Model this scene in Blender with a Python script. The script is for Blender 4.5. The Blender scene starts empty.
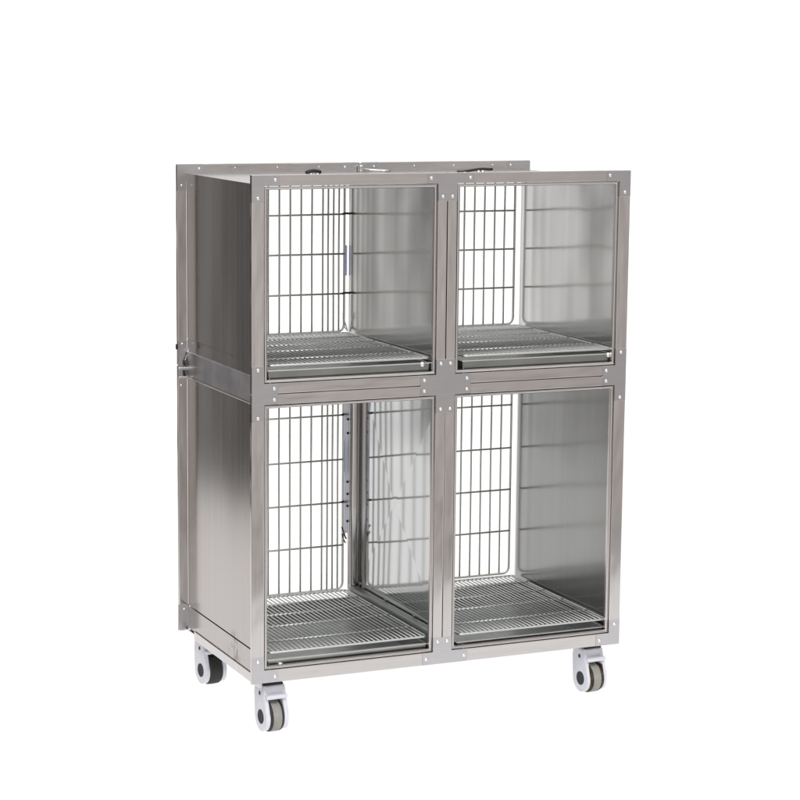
import bpy, bmesh, math, random
from mathutils import Vector, Matrix
random.seed(4)
scene = bpy.context.scene
COL = scene.collection
PI = math.pi

# ------------------------------------------------------------------ materials
def new_mat(name):
    m = bpy.data.materials.new(name); m.use_nodes = True
    nt = m.node_tree
    return m, nt, nt.nodes['Principled BSDF']

def steel(name, base, rough, aniso=0.0, tangent=None, stretch=(1, 1, 1), grain=0.0,
          grain_scale=300.0, wave=0.0, wave_scale=3.0, wave_stretch=(1, 1, 1), rvar=0.0, tint=0.0, scuff=0.0):
    m, nt, b = new_mat(name)
    N, L = nt.nodes, nt.links
    b.inputs['Metallic'].default_value = 1.0
    b.inputs['Roughness'].default_value = rough
    b.inputs['Base Color'].default_value = (*base, 1)
    b.inputs['Anisotropic'].default_value = aniso
    tc = N.new('ShaderNodeTexCoord')
    if tangent:
        cv = N.new('ShaderNodeCombineXYZ')
        for i in range(3): cv.inputs[i].default_value = tangent[i]
        L.new(cv.outputs[0], b.inputs['Tangent'])
    def noise(scale, st, detail=3):
        mp = N.new('ShaderNodeMapping'); mp.inputs['Scale'].default_value = st
        L.new(tc.outputs['Object'], mp.inputs['Vector'])
        n = N.new('ShaderNodeTexNoise'); n.inputs['Scale'].default_value = scale
        n.inputs['Detail'].default_value = detail
        L.new(mp.outputs[0], n.inputs['Vector'])
        return n
    last = None
    if wave:
        n = noise(wave_scale, wave_stretch, 1.0)
        bp = N.new('ShaderNodeBump'); bp.inputs['Distance'].default_value = wave
        bp.inputs['Strength'].default_value = 1.0
        L.new(n.outputs['Fac'], bp.inputs['Height']); last = bp
    if grain:
        n = noise(grain_scale, stretch, 4)
        bp = N.new('ShaderNodeBump'); bp.inputs['Distance'].default_value = grain
        bp.inputs['Strength'].default_value = 1.0
        L.new(n.outputs['Fac'], bp.inputs['Height'])
        if last: L.new(last.outputs[0], bp.inputs['Normal'])
        last = bp
    if last: L.new(last.outputs[0], b.inputs['Normal'])
    if rvar:
        n = noise(grain_scale * .25, stretch, 3)
        mr = N.new('ShaderNodeMapRange')
        mr.inputs['From Min'].default_value = .3; mr.inputs['From Max'].default_value = .7
        mr.inputs['To Min'].default_value = rough - rvar; mr.inputs['To Max'].default_value = rough + rvar
        L.new(n.outputs['Fac'], mr.inputs['Value']); L.new(mr.outputs[0], b.inputs['Roughness'])
    if tint or scuff:
        n = noise(9.0, (1, 1, 1), 5) if scuff else noise(grain_scale * .2, stretch, 4)
        mr = N.new('ShaderNodeMapRange')
        mr.inputs['From Min'].default_value = .3; mr.inputs['From Max'].default_value = .7
        k = tint or scuff
        mr.inputs['To Min'].default_value = 1 - k; mr.inputs['To Max'].default_value = 1 + k
        L.new(n.outputs['Fac'], mr.inputs['Value'])
        mx = N.new('ShaderNodeVectorMath'); mx.operation = 'SCALE'
        mx.inputs[0].default_value = base
        L.new(mr.outputs[0], mx.inputs['Scale']); L.new(mx.outputs[0], b.inputs['Base Color'])
    return m

def plastic(name, base, rough, bump=0.0, scale=200, mottle=0.0):
    m, nt, b = new_mat(name)
    N, L = nt.nodes, nt.links
    b.inputs['Base Color'].default_value = (*base, 1)
    b.inputs['Roughness'].default_value = rough
    tc = N.new('ShaderNodeTexCoord')
    n = N.new('ShaderNodeTexNoise'); n.inputs['Scale'].default_value = scale
    L.new(tc.outputs['Object'], n.inputs['Vector'])
    if bump:
        bp = N.new('ShaderNodeBump'); bp.inputs['Distance'].default_value = bump
        L.new(n.outputs['Fac'], bp.inputs['Height']); L.new(bp.outputs[0], b.inputs['Normal'])
    if mottle:
        n2 = N.new('ShaderNodeTexNoise'); n2.inputs['Scale'].default_value = 45; n2.inputs['Detail'].default_value = 6
        L.new(tc.outputs['Object'], n2.inputs['Vector'])
        mr = N.new('ShaderNodeMapRange'); mr.inputs['From Min'].default_value = .35; mr.inputs['From Max'].default_value = .65
        mr.inputs['To Min'].default_value = 1 - mottle; mr.inputs['To Max'].default_value = 1 + mottle
        L.new(n2.outputs['Fac'], mr.inputs['Value'])
        mx = N.new('ShaderNodeVectorMath'); mx.operation = 'SCALE'; mx.inputs[0].default_value = base
        L.new(mr.outputs[0], mx.inputs['Scale']); L.new(mx.outputs[0], b.inputs['Base Color'])
    return m

M = {}
M['post'] = steel('post_steel', (.575, .552, .546), .16, .3, (1, 0, 0), (40, 40, 1.2), .000002, 12, .0024, 8, (3, 3, .9), .03, .03)
M['rail'] = steel('rail_steel', (.575, .552, .546), .16, .3, (0, 0, 1), (1.2, 40, 40), .000002, 12, .0024, 8, (.9, 3, 3), .03, .03)
M['trim'] = steel('trim_steel', (.63, .60, .59), .2, grain=.00001, grain_scale=40, wave=.0006, wave_scale=9)
M['plate'] = steel('plate_steel', (.535, .53, .545), .30, .3, (.7, 0, .7), (8, 8, 60), .000004, 9, .001, 9, (1, 1, 1), .03, .03)
M['rivet'] = steel('rivet_steel', (.95, .95, .95), .3)
M['outer'] = steel('brushed_outer_panel', (.42, .392, .378), .18, .1, (0, 1, 0), (1, 60, .6), .0000004, 3, .0025, 1.6, (1, 1.6, .7), .012, .03)
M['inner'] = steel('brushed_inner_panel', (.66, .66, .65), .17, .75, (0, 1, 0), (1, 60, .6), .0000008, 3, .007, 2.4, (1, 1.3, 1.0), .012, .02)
M['inner_dim'] = steel('dim_reflection_inner_panel', (.32, .322, .315), .2, .6, (0, 1, 0), (1, 60, .6), .0000008, 3, .006, 2.2, (1, 1.2, 1.0), .015, .03)  # inner steel darkened: the dimmer reflection is painted into its colour
M['divider'] = steel('divider_sheet', (.56, .57, .57), .075, .3, (0, 1, 0), (1, 50, 1), .000002, 3, .0007, 3.0, (1, 1, 1), 0, .02)
M['band'] = steel('scuffed_band', (.56, .56, .57), .42, .5, (0, 1, 0), (1, 6, 2), .00005, 8, .003, 4, (1, 1, 1), .06, scuff=.22)
M['top'] = steel('top_sheet', (.62, .62, .62), .3, .3, (0, 1, 0), (60, 2, 60), .00001, 8, .003, 2, (1, 1, 1), .04)
M['wire'] = steel('door_wire', (.78, .78, .74), .55, wave=.0002, wave_scale=150)
M['grate'] = steel('grate_wire', (.64, .65, .645), .42, wave=.0002, wave_scale=120)
M['tray'] = steel('tray_sheet', (.36, .38, .37), .33, .4, (1, 0, 0), (4, 60, 60), .00001, 6, .002, 5, (1, 1, 1), .05, scuff=.12)
M['dark'] = steel('dark_pin', (.05, .05, .05), .45, wave=.0002, wave_scale=100)
def wear(mat, centre, radius, amount):
    nt = mat.node_tree; N, L = nt.nodes, nt.links; b = N['Principled BSDF']
    tc = N.new('ShaderNodeTexCoord')
    ds = N.new('ShaderNodeVectorMath'); ds.operation = 'DISTANCE'; ds.inputs[1].default_value = centre
    L.new(tc.outputs['Object'], ds.inputs[0])
    mp = N.new('ShaderNodeMapping'); mp.inputs['Scale'].default_value = (1, 34, 16); L.new(tc.outputs['Object'], mp.inputs['Vector'])
    ns = N.new('ShaderNodeTexNoise'); ns.inputs['Scale'].default_value = 1.6; ns.inputs['Detail'].default_value = 4; L.new(mp.outputs[0], ns.inputs['Vector'])
    m1 = N.new('ShaderNodeMapRange'); m1.interpolation_type = 'SMOOTHSTEP'
    m1.inputs['From Min'].default_value = radius; m1.inputs['From Max'].default_value = radius * .3
    L.new(ds.outputs['Value'], m1.inputs['Value'])
    m2 = N.new('ShaderNodeMapRange'); m2.interpolation_type = 'SMOOTHSTEP'
    m2.inputs['From Min'].default_value = .46; m2.inputs['From Max'].default_value = .60
    L.new(ns.outputs['Fac'], m2.inputs['Value'])
    mu = N.new('ShaderNodeMath'); mu.operation = 'MULTIPLY'; L.new(m1.outputs[0], mu.inputs[0]); L.new(m2.outputs[0], mu.inputs[1])
    m3 = N.new('ShaderNodeMath'); m3.operation = 'MULTIPLY'; m3.inputs[1].default_value = amount; L.new(mu.outputs[0], m3.inputs[0])
    mx = N.new('ShaderNodeMix'); mx.data_type = 'RGBA'; L.new(m3.outputs[0], mx.inputs['Factor'])
    src = b.inputs['Base Color'].links
    if src: L.new(src[0].from_socket, mx.inputs['A'])
    else: mx.inputs['A'].default_value = b.inputs['Base Color'].default_value
    mx.inputs['B'].default_value = (.13, .11, .10, 1)
    L.new(mx.outputs['Result'], b.inputs['Base Color'])
wear(M['outer'], (.031, .235, .048), .075, .7)
M['white'] = plastic('white_caster_plastic', (.70, .71, .775), .38, .0001, 400, .03)
M['hub'] = plastic('dark_hub_plastic', (.030, .032, .038), .75, .0001, 400)
M['rubber'] = plastic('black_rubber', (.02, .019, .018), .6, .0002, 500)
M['tread'] = plastic('grey_tread_rubber', (.30, .29, .27), .7, .0004, 350, .12)
M['blackgrip'] = plastic('black_grip', (.012, .012, .013), .4, .0001, 300)
def translucent(name, base):
    m = plastic(name, base, .5, .0001, 300); nt = m.node_tree
    mx = nt.nodes.new('ShaderNodeMixShader'); tl = nt.nodes.new('ShaderNodeBsdfTranslucent')
    mx.inputs[0].default_value = .75; tl.inputs[0].default_value = (*base, 1)
    nt.links.new(nt.nodes['Principled BSDF'].outputs[0], mx.inputs[1]); nt.links.new(tl.outputs[0], mx.inputs[2])
    nt.links.new(mx.outputs[0], nt.nodes['Material Output'].inputs['Surface'])
    return m
M['lilac'] = translucent('pale_latch_plastic', (.62, .65, .82))
M['stripwhite'] = translucent('white_hinge_strip', (.85, .86, .92))

# ------------------------------------------------------------------ mesh helpers
def box(bm, x0, x1, y0, y1, z0, z1, bev=0.0, seg=2):
    ret = bmesh.ops.create_cube(bm, size=1.0)
    vs = ret['verts']
    for v in vs:
        v.co = Vector((x0 + (v.co.x + .5) * (x1 - x0), y0 + (v.co.y + .5) * (y1 - y0), z0 + (v.co.z + .5) * (z1 - z0)))
    if bev > 0:
        es = list({e for v in vs for e in v.link_edges})
        bmesh.ops.bevel(bm, geom=es, offset=bev, segments=seg, profile=.5, affect='EDGES', clamp_overlap=True)

def tube(bm, pts, r, closed=False, n=8, caps=True):
    pts = [Vector(p) for p in pts]
    rings = []
    K = len(pts)
    up = None
    for i, p in enumerate(pts):
        if closed: t = pts[(i + 1) % K] - pts[i - 1]
        elif i == 0: t = pts[1] - p
        elif i == K - 1: t = p - pts[-2]
        else: t = (pts[i + 1] - p).normalized() + (p - pts[i - 1]).normalized()
        t.normalize()
        if up is None:
            a = Vector((0, 0, 1)) if abs(t.z) < .9 else Vector((0, 1, 0))
            up = t.cross(a).normalized()
        else:
            up = (up - t * up.dot(t)).normalized()
        s = t.cross(up)
        rings.append([bm.verts.new(p + (up * math.cos(2 * PI * k / n) + s * math.sin(2 * PI * k / n)) * r) for k in range(n)])
    for i in range(K if closed else K - 1):
        a, b = rings[i], rings[(i + 1) % K]
        for k in range(n):
            f = bm.faces.new((a[k], a[(k + 1) % n], b[(k + 1) % n], b[k])); f.smooth = True
    if not closed and caps:
        bm.faces.new(rings[0][::-1]); bm.faces.new(rings[-1])

def rrect(x0, x1, z0, z1, r, y, seg=5):
    out = []
    for cx, cz, a0 in ((x1 - r, z1 - r, 0), (x0 + r, z1 - r, 90), (x0 + r, z0 + r, 180), (x1 - r, z0 + r, 270)):
        for k in range(seg + 1):
            a = math.radians(a0 + 90 * k / seg)
            out.append((cx + r * math.cos(a), y, cz + r * math.sin(a)))
    return out

def lathe(bm, prof, axis='X', centre=(0, 0, 0), n=40, smooth=True):
    """prof: list of (a, r) along axis."""
    c = Vector(centre); rings = []
    for a, r in prof:
        ring = []
        for k in range(n):
            t = 2 * PI * k / n
            if axis == 'X': v = Vector((a, r * math.cos(t), r * math.sin(t)))
            elif axis == 'Y': v = Vector((r * math.cos(t), a, r * math.sin(t)))
            else: v = Vector((r * math.cos(t), r * math.sin(t), a))
            ring.append(bm.verts.new(c + v))
        rings.append(ring)
    for i in range(len(rings) - 1):
        for k in range(n):
            f = bm.faces.new((rings[i][k], rings[i][(k + 1) % n], rings[i + 1][(k + 1) % n], rings[i + 1][k])); f.smooth = smooth
    bm.faces.new(rings[0][::-1]); bm.faces.new(rings[-1])

def prism_x(bm, poly, x0, x1, bev=0.0):
    """poly in (y,z), extruded along x"""
    a = [bm.verts.new((x0, y, z)) for y, z in poly]
    b = [bm.verts.new((x1, y, z)) for y, z in poly]
    n = len(poly); fs = [bm.faces.new(a[::-1]), bm.faces.new(b)]
    for k in range(n):
        fs.append(bm.faces.new((a[k], a[(k + 1) % n], b[(k + 1) % n], b[k])))
    if bev:
        es = [e for f in fs[:2] for e in f.edges]
        bmesh.ops.bevel(bm, geom=es, offset=bev, segments=3, profile=.5, affect='EDGES', clamp_overlap=True)

def prism_y(bm, poly, y0, y1):
    a = [bm.verts.new((x, y0, z)) for x, z in poly]
    b = [bm.verts.new((x, y1, z)) for x, z in poly]
    n = len(poly); fs = [bm.faces.new(a[::-1]), bm.faces.new(b)]
    for k in range(n):
        fs.append(bm.faces.new((a[k], a[(k + 1) % n], b[(k + 1) % n], b[k])))
    es = list(fs[0].edges)
    bmesh.ops.bevel(bm, geom=es, offset=.0005, segments=1, affect='EDGES')

def obj(name, bm, mat, parent=None, loc=None, smooth_angle=None):
    bmesh.ops.recalc_face_normals(bm, faces=bm.faces[:])
    me = bpy.data.meshes.new(name); bm.to_mesh(me); bm.free()
    if smooth_angle is not None:
        for p in me.polygons: p.use_smooth = True
        me.set_sharp_from_angle(angle=math.radians(smooth_angle))
    o = bpy.data.objects.new(name, me); COL.objects.link(o)
    if mat: me.materials.append(M[mat] if isinstance(mat, str) else mat)
    if parent: o.parent = parent
    if loc: o.location = loc
    return o

def bobj(name, mat, parent, *boxes, bev=0.0, **k):
    bm = bmesh.new()
    for b in boxes: box(bm, *b, bev)
    return obj(name, bm, mat, parent, **k)

def thing(name, label, cat, loc=(0, 0, 0), group=None):
    o = bpy.data.objects.new(name, None); COL.objects.link(o); o.location = loc
    o['label'] = label; o['category'] = cat
    if group: o['group'] = group
    return o

# ------------------------------------------------------------------ dimensions (metres)
W, D, H = 1.2175, .6726, 1.47
FL = -.1625                      # floor level below the frame
XP = .031                        # side sheets sit this far inside the frame edge
FT = .012                        # frame depth
P0, P1 = .0385, .577             # inner edges of left post / left edge of centre posts
PC, P2, P3 = .608, .639, W - .0385
Z1, ZC, Z2 = .8166, .8475, .8785 # centre rails
ZB, ZT = .0385, 1.4385           # bottom and top rails
B = .0016

cage = thing('animal_cage', 'stainless steel four compartment animal cage on white casters, seen from its open side', 'cage')

# ---- near frame: posts and rails
gap = .0012
for x0, x1 in ((0, P0), (P1, PC - gap), (PC + gap, P2), (P3, W)):
    for z0, z1 in ((0, ZC - .0006), (ZC + .0006, H)):
        bobj('post', 'post', cage, (x0, x1, 0, FT, z0, z1), bev=B)
for x0, x1 in ((P0 + .0004, P1 - .0004), (P2 + .0004, P3 - .0004)):
    for z0, z1 in ((0, ZB), (Z1, ZC - gap), (ZC + gap, Z2), (ZT, H)):
        bobj('rail', 'rail', cage, (x0, x1, .0004, FT - .0004, z0, z1), bev=B)

# ---- trim rings lining the four openings
def ring(bm, x0, x1, z0, z1, w, prof):
    """mitred frame: prof = list of (inset, y)"""
    loops = []
    for ins, y in prof:
        loops.append([bm.verts.new(c) for c in ((x0 + ins, y, z0 + ins), (x1 - ins, y, z0 + ins), (x1 - ins, y, z1 - ins), (x0 + ins, y, z1 - ins))])
    n = len(loops)
    for i in range(n):
        a, b = loops[i], loops[(i + 1) % n]
        for k in range(4):
            bm.faces.new((a[k], a[(k + 1) % 4], b[(k + 1) % 4], b[k]))
TRIM = [(.0021, .014), (.0021, .0035), (.0028, .0018), (.0052, .0010), (.0056, .0028), (.0064, .0030), (.0068, .0012), (.0088, .0022), (.0104, .0045), (.0104, .014)]
openings = ((P0, P1, Z2, ZT), (P2, P3, Z2, ZT), (P0, P1, ZB, Z1), (P2, P3, ZB, Z1))
for x0, x1, z0, z1 in openings:
    bm = bmesh.new(); ring(bm, x0, x1, z0, z1, .0104, TRIM)
    obj('opening_trim', bm, 'trim', cage)

# ---- riveted joint plates
def rivets(parent, spots, y=-.0016, sgn=-1, r=.0050):
    for x, z in spots:
        bm = bmesh.new()
        lathe(bm, [(y + .001 * -sgn, r), (y + sgn * .0004, r), (y + sgn * .0016, r * .86), (y + sgn * .0025, r * .5), (y + sgn * .0028, r * .12)], 'Y', (x, 0, z), 14)
        obj('rivet', bm, 'rivet', parent)
def plate(name, poly, spots, y0=-.0016, y1=.001, sgn=-1):
    bm = bmesh.new(); prism_y(bm, poly, y0, y1)
    o = obj(name, bm, 'plate', cage)
    rivets(o, spots, y0 if sgn < 0 else y1, sgn)
    return o
A = .0825; e = .0006
w = P0
def corner(sx, sz):
    X = (lambda v: v) if sx < 0 else (lambda v: W - v)
    Z = (lambda v: v) if sz < 0 else (lambda v: H - v)
    hz = ZB if sz < 0 else H - ZT
    poly = [(e, e), (A, e), (A, hz - e), (w - e, hz - e), (w - e, A - .004), (e, A - .004)]
    plate('corner_plate', [(X(x), Z(z)) for x, z in poly], [(X(A - .011), Z(hz * .46)), (X(w * .5), Z(A - .017))])
for sx in (-1, 1):
    for sz in (-1, 1): corner(sx, sz)
for sx in (-1, 1):               # T plates at mid height on the outer posts
    X = (lambda v: v) if sx < 0 else (lambda v: W - v)
    poly = [(e, .768), (w - e, .768), (w - e, Z1 + e), (.0805, Z1 + e), (.0805, Z2 - e), (w - e, Z2 - e), (w - e, .929), (e, .929)]
    plate('tee_plate', [(X(x), z) for x, z in poly], [(X(.0195), .779), (X(.0195), .918), (X(.069), .8315), (X(.069), .8635)])
for top in (True, False):        # T plates on the centre posts
    Z = (lambda v: H - v) if top else (lambda v: v)
    hz = H - ZT if top else ZB
    poly = [(.5436, e), (.6915, e), (.6915, hz - e), (P2 - e, hz - e), (P2 - e, .082), (P1 + e, .082), (P1 + e, hz - e), (.5436, hz - e)]
    plate('tee_plate', [(x, Z(z)) for x, z in poly], [(.5545, Z(hz * .48)), (.6805, Z(hz * .48)), (.5925, Z(.069)), (.6235, Z(.069))])
poly = [(P1 + e, .7626), (P2 - e, .7626), (P2 - e, Z1 + e), (.6905, Z1 + e), (.6905, Z2 - e), (P2 - e, Z2 - e), (P2 - e, .9237), (P1 + e, .9237), (P1 + e, Z2 - e), (.527, Z2 - e), (.527, Z1 + e), (P1 + e, Z1 + e)]
plate('cross_plate', poly, [(.5925, .7755), (.6235, .7755), (.5925, .911), (.6235, .911), (.5395, .8315), (.5395, .8635), (.678, .8315), (.678, .8635)])

# ---- far frame (door side)
R0, R1 = .6606, D
for x0, x1 in ((0, XP), (.578, PC - gap), (PC + gap, .640), (1.1912, W)):
    for z0, z1 in ((0, ZC - .0006), (ZC + .0006, H)):
        bobj('post', 'post', cage, (x0, x1, R0, R1, z0, z1), bev=.0025)
for x0, x1 in ((XP + .0004, .5776), (.6404, 1.1908)):
    for z0, z1 in ((.003, .055), (.818, ZC - gap), (ZC + gap, .888), (1.438, H)):
        bobj('rail', 'rail', cage, (x0, x1, R0 + .0004, R1 - .0004, z0, z1), bev=.002)
# column faces of the far centre posts behind the lower divider
bm = bmesh.new()
box(bm, .5785, .6045, .640, .6600, .06, .812, .009, 4); box(bm, .6115, .6385, .640, .6600, .06, .812, .009, 4)
obj('divider_column', bm, 'post', cage, smooth_angle=40)
# far corner plates seen from inside
def rplate(poly, spots):
    return plate('corner_plate', poly, [], R0 - .0014, R0 + .001) , spots
for poly, spots in (
    ([(e, 1.388), (XP - e, 1.388), (XP - e, 1.4425), (.085, 1.4425), (.085, H - e), (e, H - e)], [(.015, 1.405), (.072, 1.456)]),
    ([(W - e, 1.388), (1.1920, 1.388), (1.1920, 1.4425), (W - .085, 1.4425), (W - .085, H - e), (W - e, H - e)], [(W - .015, 1.405), (W - .072, 1.456)]),
    ([(.545, 1.4425), (.5985, 1.4425), (.5985, H - e), (.545, H - e)], [(.558, 1.456)]),
    ([(.6175, 1.4425), (.672, 1.4425), (.672, H - e), (.6175, H - e)], [(.658, 1.456)]),
    ([(e, .808), (XP - e, .808), (XP - e, .925), (e, .925)], [(.010, .785), (.014, .915)]),
    ([(-.004, .002), (XP + .004, .012), (XP + .002, .085), (-.003, .085)], [(.016, .07)])):
    o = plate('corner_plate', poly, [], R0 - .0014, R0 + .001)
    rivets(o, spots, R0 - .0014, -1, .0035)
for x in (.19, .33, .47, .80, .94, 1.08):
    o = bmesh.new(); lathe(o, [(R0 + .001, .0024), (R0 - .0010, .0024), (R0 - .0016, .0012)], 'Y', (x, 0, 1.457), 10)
    obj('rivet_head', o, 'rivet', cage)

# ---- sheets
ys, ye = FT + .0006, R0 - .0006
XO = XP
bobj('upper_side_panel', 'outer', cage, (XO, XO + .0016, ys, ye, .9315, 1.4412), (XO + .0003, XO + .0016, ys, ye, .8925, .9295))
bobj('upper_side_lining', 'inner', cage, (XO + .0022, XO + .0036, ys, ye, .882, 1.4378))
bobj('lower_side_panel', 'outer', cage, (XO, XO + .0016, ys, ye, .0825, .8085), (XO + .0003, XO + .0016, ys, ye, .012, .0775))
bobj('lower_side_lining', 'inner', cage, (XO + .0042, XO + .0056, ys, ye, .006, .812))
bobj('side_band', 'band', cage, (XO - .003, XO + .001, ys, ye - .006, .8145, .8905), bev=.001)
bobj('band_lip', 'trim', cage, (XO - .005, XO + .001, ys, ye - .012, .8088, .8141), bev=.0015)
bobj('bottom_side_rail', 'rail', cage, (XO - .0028, XO + .006, ys, .60, -.018, .0112), bev=.0015)
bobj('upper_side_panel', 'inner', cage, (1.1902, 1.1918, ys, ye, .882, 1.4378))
bobj('lower_side_panel', 'inner_dim', cage, (1.1902, 1.1918, ys, ye, .006, .812))
bobj('outer_side_skin', 'outer', cage, (1.1924, 1.1938, ys, ye, .006, 1.4412))
bobj('bottom_side_rail', 'rail', cage, (1.1945, 1.2030, ys, .60, .002, .030), bev=.0015)
bobj('top_panel', 'top', cage, (XO + .002, 1.1930, ys, ye, 1.4384, 1.4408))
bobj('shelf_panel', 'tray', cage, (XO + .004, .5735, ys, ye, .8460, .8480), (.6445, W - XO - .004, ys, ye, .8460, .8480))
bobj('bottom_panel', 'tray', cage, (XO + .006, W - XO - .004, ys, ye, .0015, .0045))
bobj('partition_panel', 'inner', cage, (.5772, .5786, ys, ye, .882, 1.4378))
bobj('partition_panel', 'inner', cage, (.6394, .6408, ys, ye, .882, 1.4378))
bobj('ceiling_panel', 'inner', cage, (XO + .006, W - XO - .004, ys, ye, .8125, .8140))

# divider between the lower cells: a folded sheet with an X cross crease
bm = bmesh.new()
y0, y1, z0, z1 = .016, .637, .112, .806
cy, cz = .362, .420
def sheet(xo, sg):
    n = 24
    def px(y, z):
        u = (y - cy) / ((y1 - cy) if y > cy else (cy - y0)); v = (z - cz) / ((z1 - cz) if z > cz else (cz - z0))
        d = max(abs(u), abs(v))
        return xo - .008 * (1 - (y - y0) / (y1 - y0)) + .0031 * (1 - d) 
    cen = bm.verts.new((px(cy, cz), cy, cz)); loops = []
    for i in range(1, n + 1):
        t = i / n; lp = []
        cor = [(y0, z0), (y1, z0), (y1, z1), (y0, z1)]
        for k in range(4):
            a, b = cor[k], cor[(k + 1) % 4]
            for j in range(n):
                s = j / n
                yy = cy + t * (a[0] + (b[0] - a[0]) * s - cy); zz = cz + t * (a[1] + (b[1] - a[1]) * s - cz)
                lp.append(bm.verts.new((px(yy, zz), yy, zz)))
        loops.append(lp)
    m = 4 * n
    for k in range(m): bm.faces.new((cen, loops[0][k], loops[0][(k + 1) % m]))
    for i in range(n - 1):
        for k in range(m):
            bm.faces.new((loops[i][k], loops[i + 1][k], loops[i + 1][(k + 1) % m], loops[i][(k + 1) % m]))
    return loops[-1]
a = sheet(.608, 1); b = sheet(.6095, -1)
for k in range(len(a)): bm.faces.new((a[k], a[(k + 1) % len(a)], b[(k + 1) % len(b)], b[k]))
dv = obj('divider_panel', bm, 'divider', cage, smooth_angle=.3)
dv['label'] = 'thin bright divider sheet with an X shaped crease between the lower compartments'
# its floor track
bobj('divider_track', 'tray', cage, (.5715, .6035, .014, .637, .0048, .098), (.6145, .6455, .014, .637, .0048, .098), bev=.003)
bm = bmesh.new()
tube(bm, [(.604, .016, .108), (.604, .3, .1085), (.604, .636, .108)], .0026)
tube(bm, [(.6145, .016, .108), (.6145, .636, .108)], .0026)
for y in (.06, .2, .42, .6): box(bm, .602, .6165, y - .004, y + .004, .0985, .110, .001)
obj('track_wire', bm, 'grate', cage)

# ---- wire doors on the far side
def door(xs, z0, z1, hz, hinge_x, side):
    deep = lambda z: z - .0195 * (1.795 - z) / 6.5
    xs = [x + .0102 for x in xs]; hinge_x += .0102; hz = [deep(z) for z in hz]; z0, z1 = deep(z0), deep(z1)
    root = bpy.data.objects.new('wire_door', None); COL.objects.link(root); root.parent = cage
    root.location = ((min(xs) + max(xs)) / 2, .6745, z0)
    o = root.location; ox, oz = o.x, o.z
    bm = bmesh.new()
    tube(bm, [(x - ox, y, z - oz) for x, y, z in rrect(min(xs), max(xs), z0, z1, .022, 0)], .0040, True)
    obj('border_wire', bm, 'wire', root)
    bm = bmesh.new()
    for x in xs[1:-1]: tube(bm, [(x - ox, 0, 0), (x - ox + random.uniform(-.0008, .0008), .0003, (z1 - z0) * .5), (x - ox, 0, z1 - z0)], .0031, n=8)
    for z in hz: tube(bm, [(min(xs) - ox, -.0045, z - oz), ((min(xs) + max(xs)) * .5 - ox, -.0045, z - oz + random.uniform(-.001, .001)), (max(xs) - ox, -.0045, z - oz)], .0032, n=8)
    obj('wire_grid', bm, 'wire', root)
    for z in (hz[0], hz[2]):
        bm = bmesh.new(); s = side
        hx = hinge_x - ox
        tube(bm, [(hx - s * .010, -.003, z - oz), (hx - s * .002, -.009, z - oz + .002), (hx + s * .008, -.009, z - oz + .003), (hx + s * .016, -.002, z - oz), (hx + s * .020, .008, z - oz)], .0034, n=8)
        obj('hinge_hook', bm, 'dark', root)
    return root
xsl = [.5535 - .0185 * k for k in range(5)] + [.4795 - .0370 * k for k in range(1, 12)]
xsr = [.664, .6825, .701, .7195, .738] + [1.161 - .0368 * k for k in range(11, -1, -1)]
xsl = sorted(xsl)
HU, HL = (1.307, 1.181, 1.054), (.662, .517, .376, .235)
door(xsl, .932, 1.432, HU, .5535, 1)
door(xsr, .932, 1.432, HU, .664, -1)
door(xsl, .088, .802, (.662, .517, .376, .235), .5535, 1)
door(xsr, .088, .802, (.662, .517, .376, .235), .664, -1)
# latch plates and hinge strips outside the far frame, seen in the gaps
bobj('latch_plate', 'lilac', cage, (.566, .5775, .682, .688, 1.108, 1.205), bev=.002)
o = bobj('latch_plate', 'lilac', cage, (.566, .5775, .682, .688, .468, .572), bev=.002)
bm = bmesh.new()
box(bm, .564, .5775, R0 + .002, R0 + .004, .27, .81, .0005)
hs = obj('hinge_strip', bm, 'stripwhite', cage)
for z in (.60, .645, .70, .745, .44, .40, .36, .31):
    bm = bmesh.new(); lathe(bm, [(R0 + .002, .0042), (R0 - .0015, .004), (R0 - .002, .002)], 'Y', (.5745, 0, z), 10)
    obj('bolt', bm, 'dark', hs)
bm = bmesh.new()
tube(bm, [(.559, .668, .975), (.566, .672, .958), (.570, .668, .945), (.572, .665, .93)], .0022, n=6)
tube(bm, [(.558, .668, .99), (.561, .674, .955), (.568, .668, .936)], .0016, n=6)
obj('latch_spring', bm, 'grate', cage)
bm = bmesh.new()
tube(bm, [(.558, .668, .29), (.566, .672, .272), (.570, .668, .256), (.573, .665, .25)], .0026, n=6)
tube(bm, [(.559, .668, .268), (.567, .674, .246), (.571, .668, .236)], .0022, n=6)
obj('latch_spring', bm, 'dark', cage)
# hinge hardware on the far left post
hg = bobj('side_hinge', 'trim', cage, (.0, .0335, R0 - .008, R0 - .0016, .8335, .8415), bev=.0015)
bobj('hinge_knuckle', 'trim', hg, (.0, .0335, R0 - .008, R0 - .0016, .805, .813), bev=.0015)
bm = bmesh.new()
tube(bm, [(.020, R0 - .006, .862), (.021, R0 - .007, .846)], .0034, n=10)
tube(bm, [(.020, R0 - .006, .832), (.0205, R0 - .006, .815)], .0034, n=10)
obj('hinge_pin', bm, 'dark', hg)
bm = bmesh.new()
tube(bm, [(.021, R0 - .006, .860), (.024, R0 - .010, .876), (.032, R0 - .012, .886), (.033, R0 - .012, .902)], .0026, n=8)
obj('hinge_arm', bm, 'trim', hg)
bm = bmesh.new(); box(bm, -.0040, -.0002, R0 + .001, R0 + .010, .897, .914, .0015)
obj('door_bumper', bm, 'rubber', cage)

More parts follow.
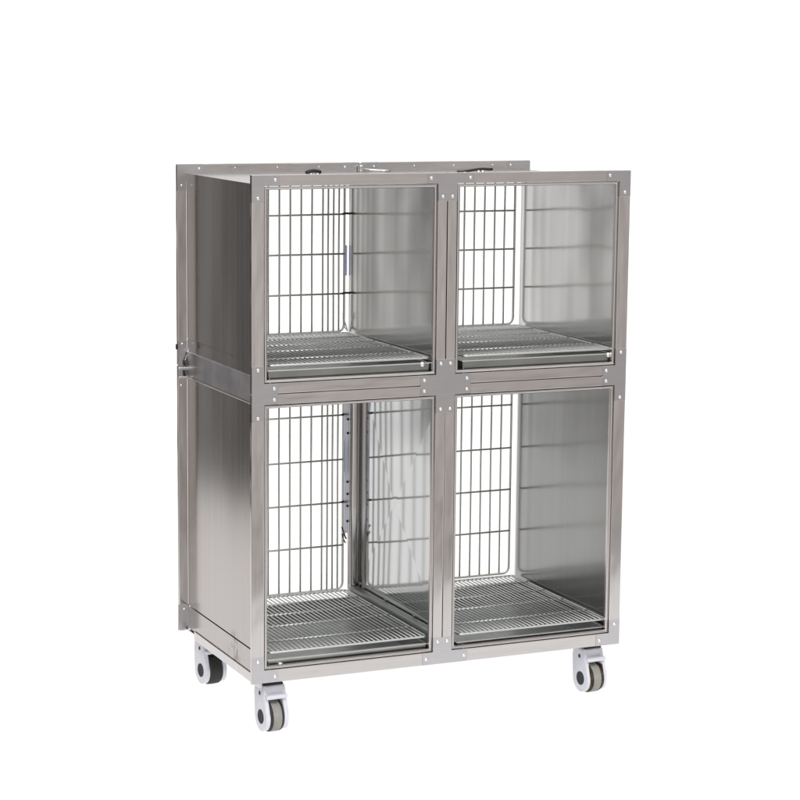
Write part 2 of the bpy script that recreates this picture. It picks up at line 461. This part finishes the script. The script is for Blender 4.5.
# ---- handles and latch lying on the top
def handle(pts, posts, r):
    root = bpy.data.objects.new('top_handle', None); COL.objects.link(root); root.parent = cage
    root.location = pts[0]; o = Vector(pts[0])
    bm = bmesh.new(); tube(bm, [Vector(p) - o for p in pts], r, n=12)
    obj('grip', bm, 'blackgrip', root)
    for x, y, z in posts:
        bm = bmesh.new()
        lathe(bm, [(0, .012), (.003, .012), (.004, .007), (z - 1.4408 - .001, .006)], 'Z', (x - o.x, y - o.y, 1.4408 - o.z), 14)
        obj('bracket', bm, 'rivet', root)
z = 1.4585
handle([(.283, .3, z - .001), (.292, .3, z + .0035), (.305, .3, z + .0055), (.318, .3, z + .0045), (.330, .3, z + .0005)], [(.298, .3, z), (.319, .3, z)], .0055)
handle([(.762, .26, z - .001), (.780, .26, z - .001), (.792, .26, z + .0005), (.835, .26, z + .0065), (.850, .26, z + .007), (.868, .26, z + .0055), (.880, .26, z + .0055)], [(.785, .26, z), (.832, .26, z + .004), (.846, .26, z + .004)], .0042)
bm = bmesh.new()
box(bm, .600, .614, .635, .6585, 1.4412, 1.462, .003)
tube(bm, [(.607, .64, 1.450), (.635, .632, 1.447), (.665, .61, 1.4455), (.69, .60, 1.4452)], .0035, n=10)
obj('top_latch', bm, 'trim', cage)

# ---- casters
def caster_mesh():
    R = .0475; C = -.1185 + 0.0     # wheel centre below frame
    P = {}
    zc = FL + R
    oy = 0.0
    bm = bmesh.new()               # wheel core, black rims
    lathe(bm, [(-.0230, .030), (-.0230, .0420), (-.0200, .0452), (-.0160, .0470), (-.0138, .0462), (.0138, .0462), (.0160, .0470), (.0200, .0452), (.0230, .0420), (.0230, .030)], 'X', (0, 0, zc), 56)
    P['rim'] = bm
    bm = bmesh.new()
    lathe(bm, [(-.0136, .0445), (-.0136, .0462), (-.0120, .0471), (-.006, .0475), (.006, .0475), (.0120, .0471), (.0136, .0462), (.0136, .0445)], 'X', (0, 0, zc), 64)
    P['tread'] = bm
    return P, zc
def cheek_poly(zc, r, ytop0, ytop1, ztop, ydir):
    pts = []
    # left side tangent etc: hull of circle and top edge
    for k in range(0, 29):
        a = math.radians(180 + 10 + k * (180 - 20 + 10) / 28)
        pts.append((r * math.cos(a), zc + r * math.sin(a)))
    return pts
def hull(pts):
    pts = sorted(set(pts))
    def half(ps):
        h = []
        for p in ps:
            while len(h) > 1 and (h[-1][0] - h[-2][0]) * (p[1] - h[-2][1]) - (h[-1][1] - h[-2][1]) * (p[0] - h[-2][0]) <= 0: h.pop()
            h.append(p)
        return h
    a = half(pts); b = half(pts[::-1])
    return a[:-1] + b[:-1]
def make_caster(name):
    """local origin at the swivel axis on the frame underside; wheel trails toward -y"""
    root = bpy.data.objects.new(name, None); COL.objects.link(root)
    off = -.018
    P, zc = caster_mesh()
    wheel = obj('wheel', P['rim'], 'rubber', root, loc=(0, off, 0), smooth_angle=35)
    tr = obj('tread', P['tread'], 'tread', wheel, smooth_angle=35)
    for s in (-1, 1):
        bm = bmesh.new()
        ztop = -.020
        circ = [(off + .0430 * math.cos(2 * PI * k / 48), zc + .0430 * math.sin(2 * PI * k / 48)) for k in range(48)]
        poly = hull([(round(a, 6), round(b, 6)) for a, b in circ + [(.028, ztop), (.030, ztop - .006), (-.034, ztop), (-.036, ztop - .008), (.030, -.052)]])
        x0, x1 = sorted((s * .0226, s * .0355))
        prism_x(bm, poly, x0, x1, .0085)
        ck = obj('cheek', bm, 'white', root, smooth_angle=32)
        bm = bmesh.new()
        lathe(bm, [(s * .034, .0215), (s * .0362, .0215), (s * .0372, .0195), (s * .0366, .015), (s * .0362, .004)], 'X', (0, off, zc), 36)
        obj('hub_cap', bm, 'hub', ck)
        bm = bmesh.new()
        lathe(bm, [(s * .034, .0062), (s * .0361, .0062), (s * .0364, .004)], 'X', (0, -.010, -.0455), 18)
        obj('side_hole', bm, 'hub', ck)
    bm = bmesh.new()
    box(bm, -.0350, .0350, -.036, .030, -.052, -.0205, .006, 3)
    box(bm, -.0335, .0345, -.058, -.030, -.058, -.044, .0065, 3)
    obj('fork_bridge', bm, 'white', root, smooth_angle=32)
    bm = bmesh.new()
    box(bm, -.0305, .0305, -.033, .027, -.0200, -.0150, .002)
    obj('swivel_plate', bm, 'rubber', root)
    bm = bmesh.new()
    lathe(bm, [(-.0152, .019), (-.009, .019), (-.0085, .012), (-.0005, .012)], 'Z', (0, 0, 0), 24)
    box(bm, -.036, .036, -.036, .036, -.0035, -.0015, .0005)
    obj('stem', bm, 'grate', root)
    return root
proto = make_caster('caster')
def copy_tree(o, parent):
    c = o.copy(); COL.objects.link(c); c.parent = parent
    for ch in [k for k in bpy.data.objects if k.parent == o]: copy_tree(ch, c)
    return c
spots = [(.082, .072, 3, ''), (1.150, .080, 4, ''), (.080, .612, 6, ''), (1.140, .612, 3, '')]
cas = [proto] + [copy_tree(proto, cage) for _ in range(3)]
for (x, y, a, l), c in zip(spots, cas):
    c.parent = cage; c.location = (x, y, 0); c.rotation_euler = (0, 0, math.radians(a))
bobj('caster_mount', 'tray', cage, *[(x - .05, x + .05, y - .05, y + .05, -.0012, .0008) for x, y, a, l in spots])
# the well-worn caster at the front right has brown stains on its tread edges
for ch in [k for k in bpy.data.objects if k.parent and k.parent.parent == cas[2] and k.name.startswith('tread')]:
    ch.data = ch.data.copy(); ch.data.materials[0] = M['rubber']
    cas[2]['label'] = 'white caster with a black tread'
stain = plastic('stained_rubber', (.045, .024, .010), .7, .0003, 300, .8)
for ch in bpy.data.objects:
    if ch.parent == cas[1] and ch.name.startswith('wheel'):
        ch.data = ch.data.copy(); ch.data.materials[0] = stain
        pass
stained_white = M['white'].copy(); stained_white.name = 'stained_caster_plastic'
def rim_stain(mat, cy, cz):
    nt = mat.node_tree; N, L = nt.nodes, nt.links; b = N['Principled BSDF']
    tc = N.new('ShaderNodeTexCoord'); mp = N.new('ShaderNodeMapping')
    mp.inputs['Location'].default_value = (0, -cy, -cz); mp.inputs['Scale'].default_value = (0, 1, 1)
    L.new(tc.outputs['Object'], mp.inputs['Vector'])
    ln = N.new('ShaderNodeVectorMath'); ln.operation = 'LENGTH'; L.new(mp.outputs[0], ln.inputs[0])
    ns = N.new('ShaderNodeTexNoise'); ns.inputs['Scale'].default_value = 90; L.new(tc.outputs['Object'], ns.inputs['Vector'])
    ma = N.new('ShaderNodeMath'); ma.operation = 'MULTIPLY_ADD'; ma.inputs[1].default_value = .003
    L.new(ns.outputs['Fac'], ma.inputs[0]); L.new(ln.outputs['Value'], ma.inputs[2])
    mr = N.new('ShaderNodeMapRange'); mr.inputs['From Min'].default_value = .0420; mr.inputs['From Max'].default_value = .0446
    L.new(ma.outputs[0], mr.inputs['Value'])
    top = N.new('ShaderNodeSeparateXYZ'); L.new(mp.outputs[0], top.inputs[0])
    m2 = N.new('ShaderNodeMapRange'); m2.inputs['From Min'].default_value = .050; m2.inputs['From Max'].default_value = .044
    L.new(top.outputs['Z'], m2.inputs['Value'])
    mu = N.new('ShaderNodeMath'); mu.operation = 'MULTIPLY'; L.new(mr.outputs[0], mu.inputs[0]); L.new(m2.outputs[0], mu.inputs[1])
    mx = N.new('ShaderNodeMix'); mx.data_type = 'RGBA'; L.new(mu.outputs[0], mx.inputs['Factor'])
    sx = N.new('ShaderNodeSeparateXYZ'); L.new(tc.outputs['Object'], sx.inputs[0])
    ab = N.new('ShaderNodeMath'); ab.operation = 'ABSOLUTE'; L.new(sx.outputs['X'], ab.inputs[0])
    m4 = N.new('ShaderNodeMapRange'); m4.inputs['From Min'].default_value = .0272; m4.inputs['From Max'].default_value = .0250
    L.new(ab.outputs[0], m4.inputs['Value'])
    m5 = N.new('ShaderNodeMath'); m5.operation = 'MULTIPLY'; L.new(mu.outputs[0], m5.inputs[0]); L.new(m4.outputs[0], m5.inputs[1])
    L.new(m5.outputs[0], mx.inputs['Factor'])
    L.new(b.inputs['Base Color'].links[0].from_socket, mx.inputs['A']); mx.inputs['B'].default_value = (.05, .028, .012, 1)
    L.new(mx.outputs['Result'], b.inputs['Base Color'])
rim_stain(stained_white, -.018, FL + .0475)
for ch in bpy.data.objects:
    if ch.parent == cas[1] and ch.name.split('.')[0] in ('cheek', 'fork_bridge'):
        ch.data = ch.data.copy(); ch.data.materials[0] = stained_white
cas[1]['label'] = 'white caster with brown stains round its tread'

# ------------------------------------------------------------------ trays and grates (loose, slid into each compartment)
def make_tray(label, x, y, z, knob_u, first=[None]):
    w_, d_ = .508, .628
    r = thing('drip_tray', label, 'tray', (x, y, z), 'drip trays in the compartments')
    if first[0] is None:
        bm = bmesh.new()
        box(bm, 0, w_, .0, d_, 0, .0015)
        pan = bm
        # front wall tapers outwards, side and back walls
        t = .0014; h = .046
        def quad(pts):
            vs = [bm.verts.new(p) for p in pts]; bm.faces.new(vs)
        def wall(p0, p1, q0, q1, n):
            n = Vector(n) * t
            a = [Vector(p0), Vector(p1), Vector(q1), Vector(q0)]
            b = [v + n for v in a]
            A_ = [bm.verts.new(v) for v in a]; B_ = [bm.verts.new(v) for v in b]
            bm.faces.new(A_); bm.faces.new(B_[::-1])
            for k in range(4): bm.faces.new((A_[k], B_[k], B_[(k + 1) % 4], A_[(k + 1) % 4]))
        wall((.014, .002, .002), (w_ - .014, .002, .002), (0, -.001, h), (w_, -.001, h), (0, 1, 0))
        wall((.004, .004, .002), (.004, d_ - .004, .002), (0, 0, h), (0, d_, h), (1, 0, 0))
        wall((w_ - .004, .004, .002), (w_ - .004, d_ - .004, .002), (w_, 0, h), (w_, d_, h), (-1, 0, 0))
        wall((0, d_, .002), (w_, d_, .002), (0, d_, h), (w_, d_, h), (0, -1, 0))
        a = obj('pan', bm, 'tray', r)
        bm = bmesh.new()
        box(bm, -.003, w_ + .003, -.005, .006, h, h + .0035, .0014)
        box(bm, -.003, .005, .0062, d_, h, h + .003, .0012); box(bm, w_ - .005, w_ + .003, .0062, d_, h, h + .003, .0012)
        b = obj('rolled_lip', bm, 'grate', r)
        bm = bmesh.new(); lathe(bm, [(.001, .009), (-.002, .009), (-.005, .0075), (-.007, .003)], 'Y', (0, 0, 0), 12)
        k = obj('knob', bm, 'rivet', r)
        first[0] = (a, b, k)
    else:
        ks = []
        for s in first[0]:
            c = s.copy(); COL.objects.link(c); c.parent = r; ks.append(c)
        k = ks[2]
    k.location = (knob_u * w_, -.0015, .030 if z < .5 else .044)
    return r
GP = .01555
def make_grate(label, x, y, z, first=[None]):
    w_, d_ = .504, .632
    r = thing('floor_grate', label, 'grate', (x, y, z), 'wire floor grates in the compartments')
    if first[0] is None:
        bm = bmesh.new()
        pts = [(px, py, 0) for px, _, py in rrect(0, w_, 0, d_, .012, 0)]
        tube(bm, pts, .0036, True)
        a = obj('border_wire', bm, 'grate', r)
        bm = bmesh.new()
        n = int(w_ / GP)
        for k in range(1, n + 1):
            xx = k * w_ / (n + 1)
            tube(bm, [(xx, 0, .0016), (xx + random.uniform(-.0006, .0006), d_ * .5, .0016), (xx, d_, .0016)], .0023, n=6)
        b = obj('bars', bm, 'grate', r)
        bm = bmesh.new()
        for yy in (.115, .275, .405, .525):
            tube(bm, [(0, yy, .0010), (w_, yy, .0010)], .0030, n=8)
            # weld beads where bars cross the rod
            for k in range(1, n + 1):
                xx = k * w_ / (n + 1)
                lathe(bm, [(.0025, .0040), (.0042, .0034), (.0053, .0014)], 'Z', (xx, yy, 0), 8)
        c = obj('cross_rods', bm, 'grate', r)
        first[0] = (a, b, c)
    else:
        for s in first[0]:
            c = s.copy(); COL.objects.link(c); c.parent = r
    return r
XL, XR = .0585, .6650
make_tray('grey steel drip tray under the grate of the upper left compartment', XL, .022, .8640, .95)
make_tray('grey steel drip tray under the grate of the upper right compartment', XR + .008, .022, .8640, .97)
make_tray('grey steel drip tray under the grate of the lower left compartment', XL, .022, .0140, .075)
make_tray('grey steel drip tray under the grate of the lower right compartment', XR + .002, .022, .0060, .05)
make_grate('wire grate lying flat in the upper left compartment', XL + .002, .018, .9270)
make_grate('wire grate lying flat in the upper right compartment', XR + .010, .018, .9270)
make_grate('wire grate lying flat in the lower left compartment', XL + .002, .018, .0840)
make_grate('wire grate lying flat in the lower right compartment', XR + .008, .018, .0790)

# ------------------------------------------------------------------ white floor curving up into the background, made translucent for added backlights
bm = bmesh.new()
prof = [(-1.6 + k * .5, 0) for k in range(0, 11)]
yb, rr, zt = 4.2, .35, 3.2
for k in range(0, 13):
    a = math.radians(90 * k / 12); prof.append((yb - rr + rr * math.sin(a), rr - rr * math.cos(a)))
prof.append((yb, zt))
X0, X1 = -1.35, 6.5
prev = None
for y, z in prof:
    xl = -1.6 + .46 * min(1, max(0, (y - .5) / 3.0))
    cur = (bm.verts.new((xl, y, FL + z)), bm.verts.new((X1, y, FL + z)))
    if prev: f = bm.faces.new((prev[0], prev[1], cur[1], cur[0])); f.smooth = True
    prev = cur
m = bpy.data.materials.new('backlit_white_sheet'); m.use_nodes = True  # translucent sheet made up so the added lamps shine through
nt = m.node_tree; nt.nodes.clear()
out = nt.nodes.new('ShaderNodeOutputMaterial'); mix = nt.nodes.new('ShaderNodeMixShader'); mix.inputs[0].default_value = .9
df = nt.nodes.new('ShaderNodeBsdfDiffuse'); tl = nt.nodes.new('ShaderNodeBsdfTranslucent')
df.inputs[0].default_value = (.9, .9, .9, 1); tl.inputs[0].default_value = (.95, .95, .95, 1)
nt.links.new(df.outputs[0], mix.inputs[1]); nt.links.new(tl.outputs[0], mix.inputs[2]); nt.links.new(mix.outputs[0], out.inputs[0])
sw = obj('backdrop', bm, m)
sw['kind'] = 'structure'; sw['label'] = 'seamless white floor and background'

def area(name, loc, rot, sx, sy, power, color=(1, 1, 1)):
    l = bpy.data.lights.new(name, 'AREA'); l.shape = 'RECTANGLE'; l.size = sx; l.size_y = sy; l.energy = power; l.color = color
    o = bpy.data.objects.new(name, l); COL.objects.link(o); o.location = loc; o.rotation_euler = rot
    return o
LUM = 1.03
cx = (X0 + X1) / 2
lw = 7.48; lx = -1.13 + lw / 2
area('added_under_floor_light', (lx, 1.35, FL - .14), (PI, 0, 0), lw, 5.8, LUM * PI * lw * 5.8)  # unseen lamp added to whiten the floor and clear shadows under the cage
area('added_behind_backdrop_light', (lx, yb + .14, 1.45), (-PI / 2, 0, 0), lw, 3.1, LUM * PI * lw * 3.1)  # unseen lamp added to turn the background white from behind
area('added_behind_cove_light', (lx, 4.20, FL + .0035), (math.radians(-135), 0, 0), lw, .62, LUM * PI * lw * .62 * .5)  # unseen lamp added to lift the grey band along the curve
area('added_front_fill', (-1.0, -4.5, 5.2), (math.radians(40), 0, math.radians(-14)), 2.5, 2.0, 170, (1, .98, .96))  # unseen fill lamp added to brighten the caster plastic

# ------------------------------------------------------------------ studio surroundings (world)
wd = bpy.data.worlds.new('World'); scene.world = wd; wd.use_nodes = True
nt = wd.node_tree; N = nt.nodes; L = nt.links
bg = N['Background']
tc = N.new('ShaderNodeTexCoord')
def lobe(d, c0, c1, col):
    d = Vector(d).normalized()
    dp = N.new('ShaderNodeVectorMath'); dp.operation = 'DOT_PRODUCT'; dp.inputs[1].default_value = d
    L.new(tc.outputs['Generated'], dp.inputs[0])
    mr = N.new('ShaderNodeMapRange'); mr.interpolation_type = 'SMOOTHSTEP'
    mr.inputs['From Min'].default_value = c0; mr.inputs['From Max'].default_value = c1
    L.new(dp.outputs['Value'], mr.inputs['Value'])
    sc = N.new('ShaderNodeVectorMath'); sc.operation = 'SCALE'; sc.inputs[0].default_value = col
    L.new(mr.outputs[0], sc.inputs['Scale'])
    return sc.outputs[0]
def add(a, b):
    s = N.new('ShaderNodeVectorMath'); s.operation = 'ADD'
    L.new(a, s.inputs[0])
    if isinstance(b, tuple): s.inputs[1].default_value = b
    else: L.new(b, s.inputs[1])
    return s.outputs[0]
sep = N.new('ShaderNodeSeparateXYZ'); L.new(tc.outputs['Generated'], sep.inputs[0])
low = N.new('ShaderNodeMapRange'); low.interpolation_type = 'SMOOTHSTEP'     # dark band added low in the world for the frame's reflections
low.inputs['From Min'].default_value = -.235; low.inputs['From Max'].default_value = -.205
low.inputs['To Min'].default_value = .5; low.inputs['To Max'].default_value = 1.0
L.new(sep.outputs['Z'], low.inputs['Value'])
fs = N.new('ShaderNodeVectorMath'); fs.operation = 'SCALE'
L.new(lobe((.42, -.9, -.08), .0, .93, (.435, .412, .405)), fs.inputs[0]); L.new(low.outputs[0], fs.inputs['Scale'])
v = add(fs.outputs[0], (.050, .042, .039))
v = add(v, lobe((0, 0, 1), .45, .8, (1.2, 1.2, 1.22)))
v = add(v, lobe((-.55, -.83, .1), .2, .95, (.46, .45, .42)))  # broad front-left glow added to brighten the door wires
L.new(v, bg.inputs['Color']); bg.inputs['Strength'].default_value = 1.0

# ------------------------------------------------------------------ camera (solved from the photograph)
az, pit, rol = math.radians(24.09833762), math.radians(8.75691508), math.radians(-.55424348)
f = Vector((math.sin(az) * math.cos(pit), math.cos(az) * math.cos(pit), -math.sin(pit)))
r = Vector((math.cos(az), -math.sin(az), 0)); d = f.cross(r)
r2 = r * math.cos(rol) + d * math.sin(rol); d2 = -r * math.sin(rol) + d * math.cos(rol)
cd = bpy.data.cameras.new('camera'); cam = bpy.data.objects.new('camera', cd); COL.objects.link(cam)
mt = Matrix((r2, -d2, -f)).transposed().to_4x4(); mt.translation = Vector((-2.15069062, -5.84056286, 1.79510038))
cam.matrix_world = mt
cd.sensor_width = 36; cd.lens = 2214.27689 * 36 / 800; cd.clip_start = .05; cd.clip_end = 200
scene.camera = cam
vs = scene.view_settings
vs.view_transform = 'Standard'; vs.look = 'None'; vs.exposure = 0; vs.gamma = 1; vs.use_curve_mapping = False
scene.cycles.max_bounces = 12; scene.cycles.glossy_bounces = 8; scene.cycles.transmission_bounces = 6
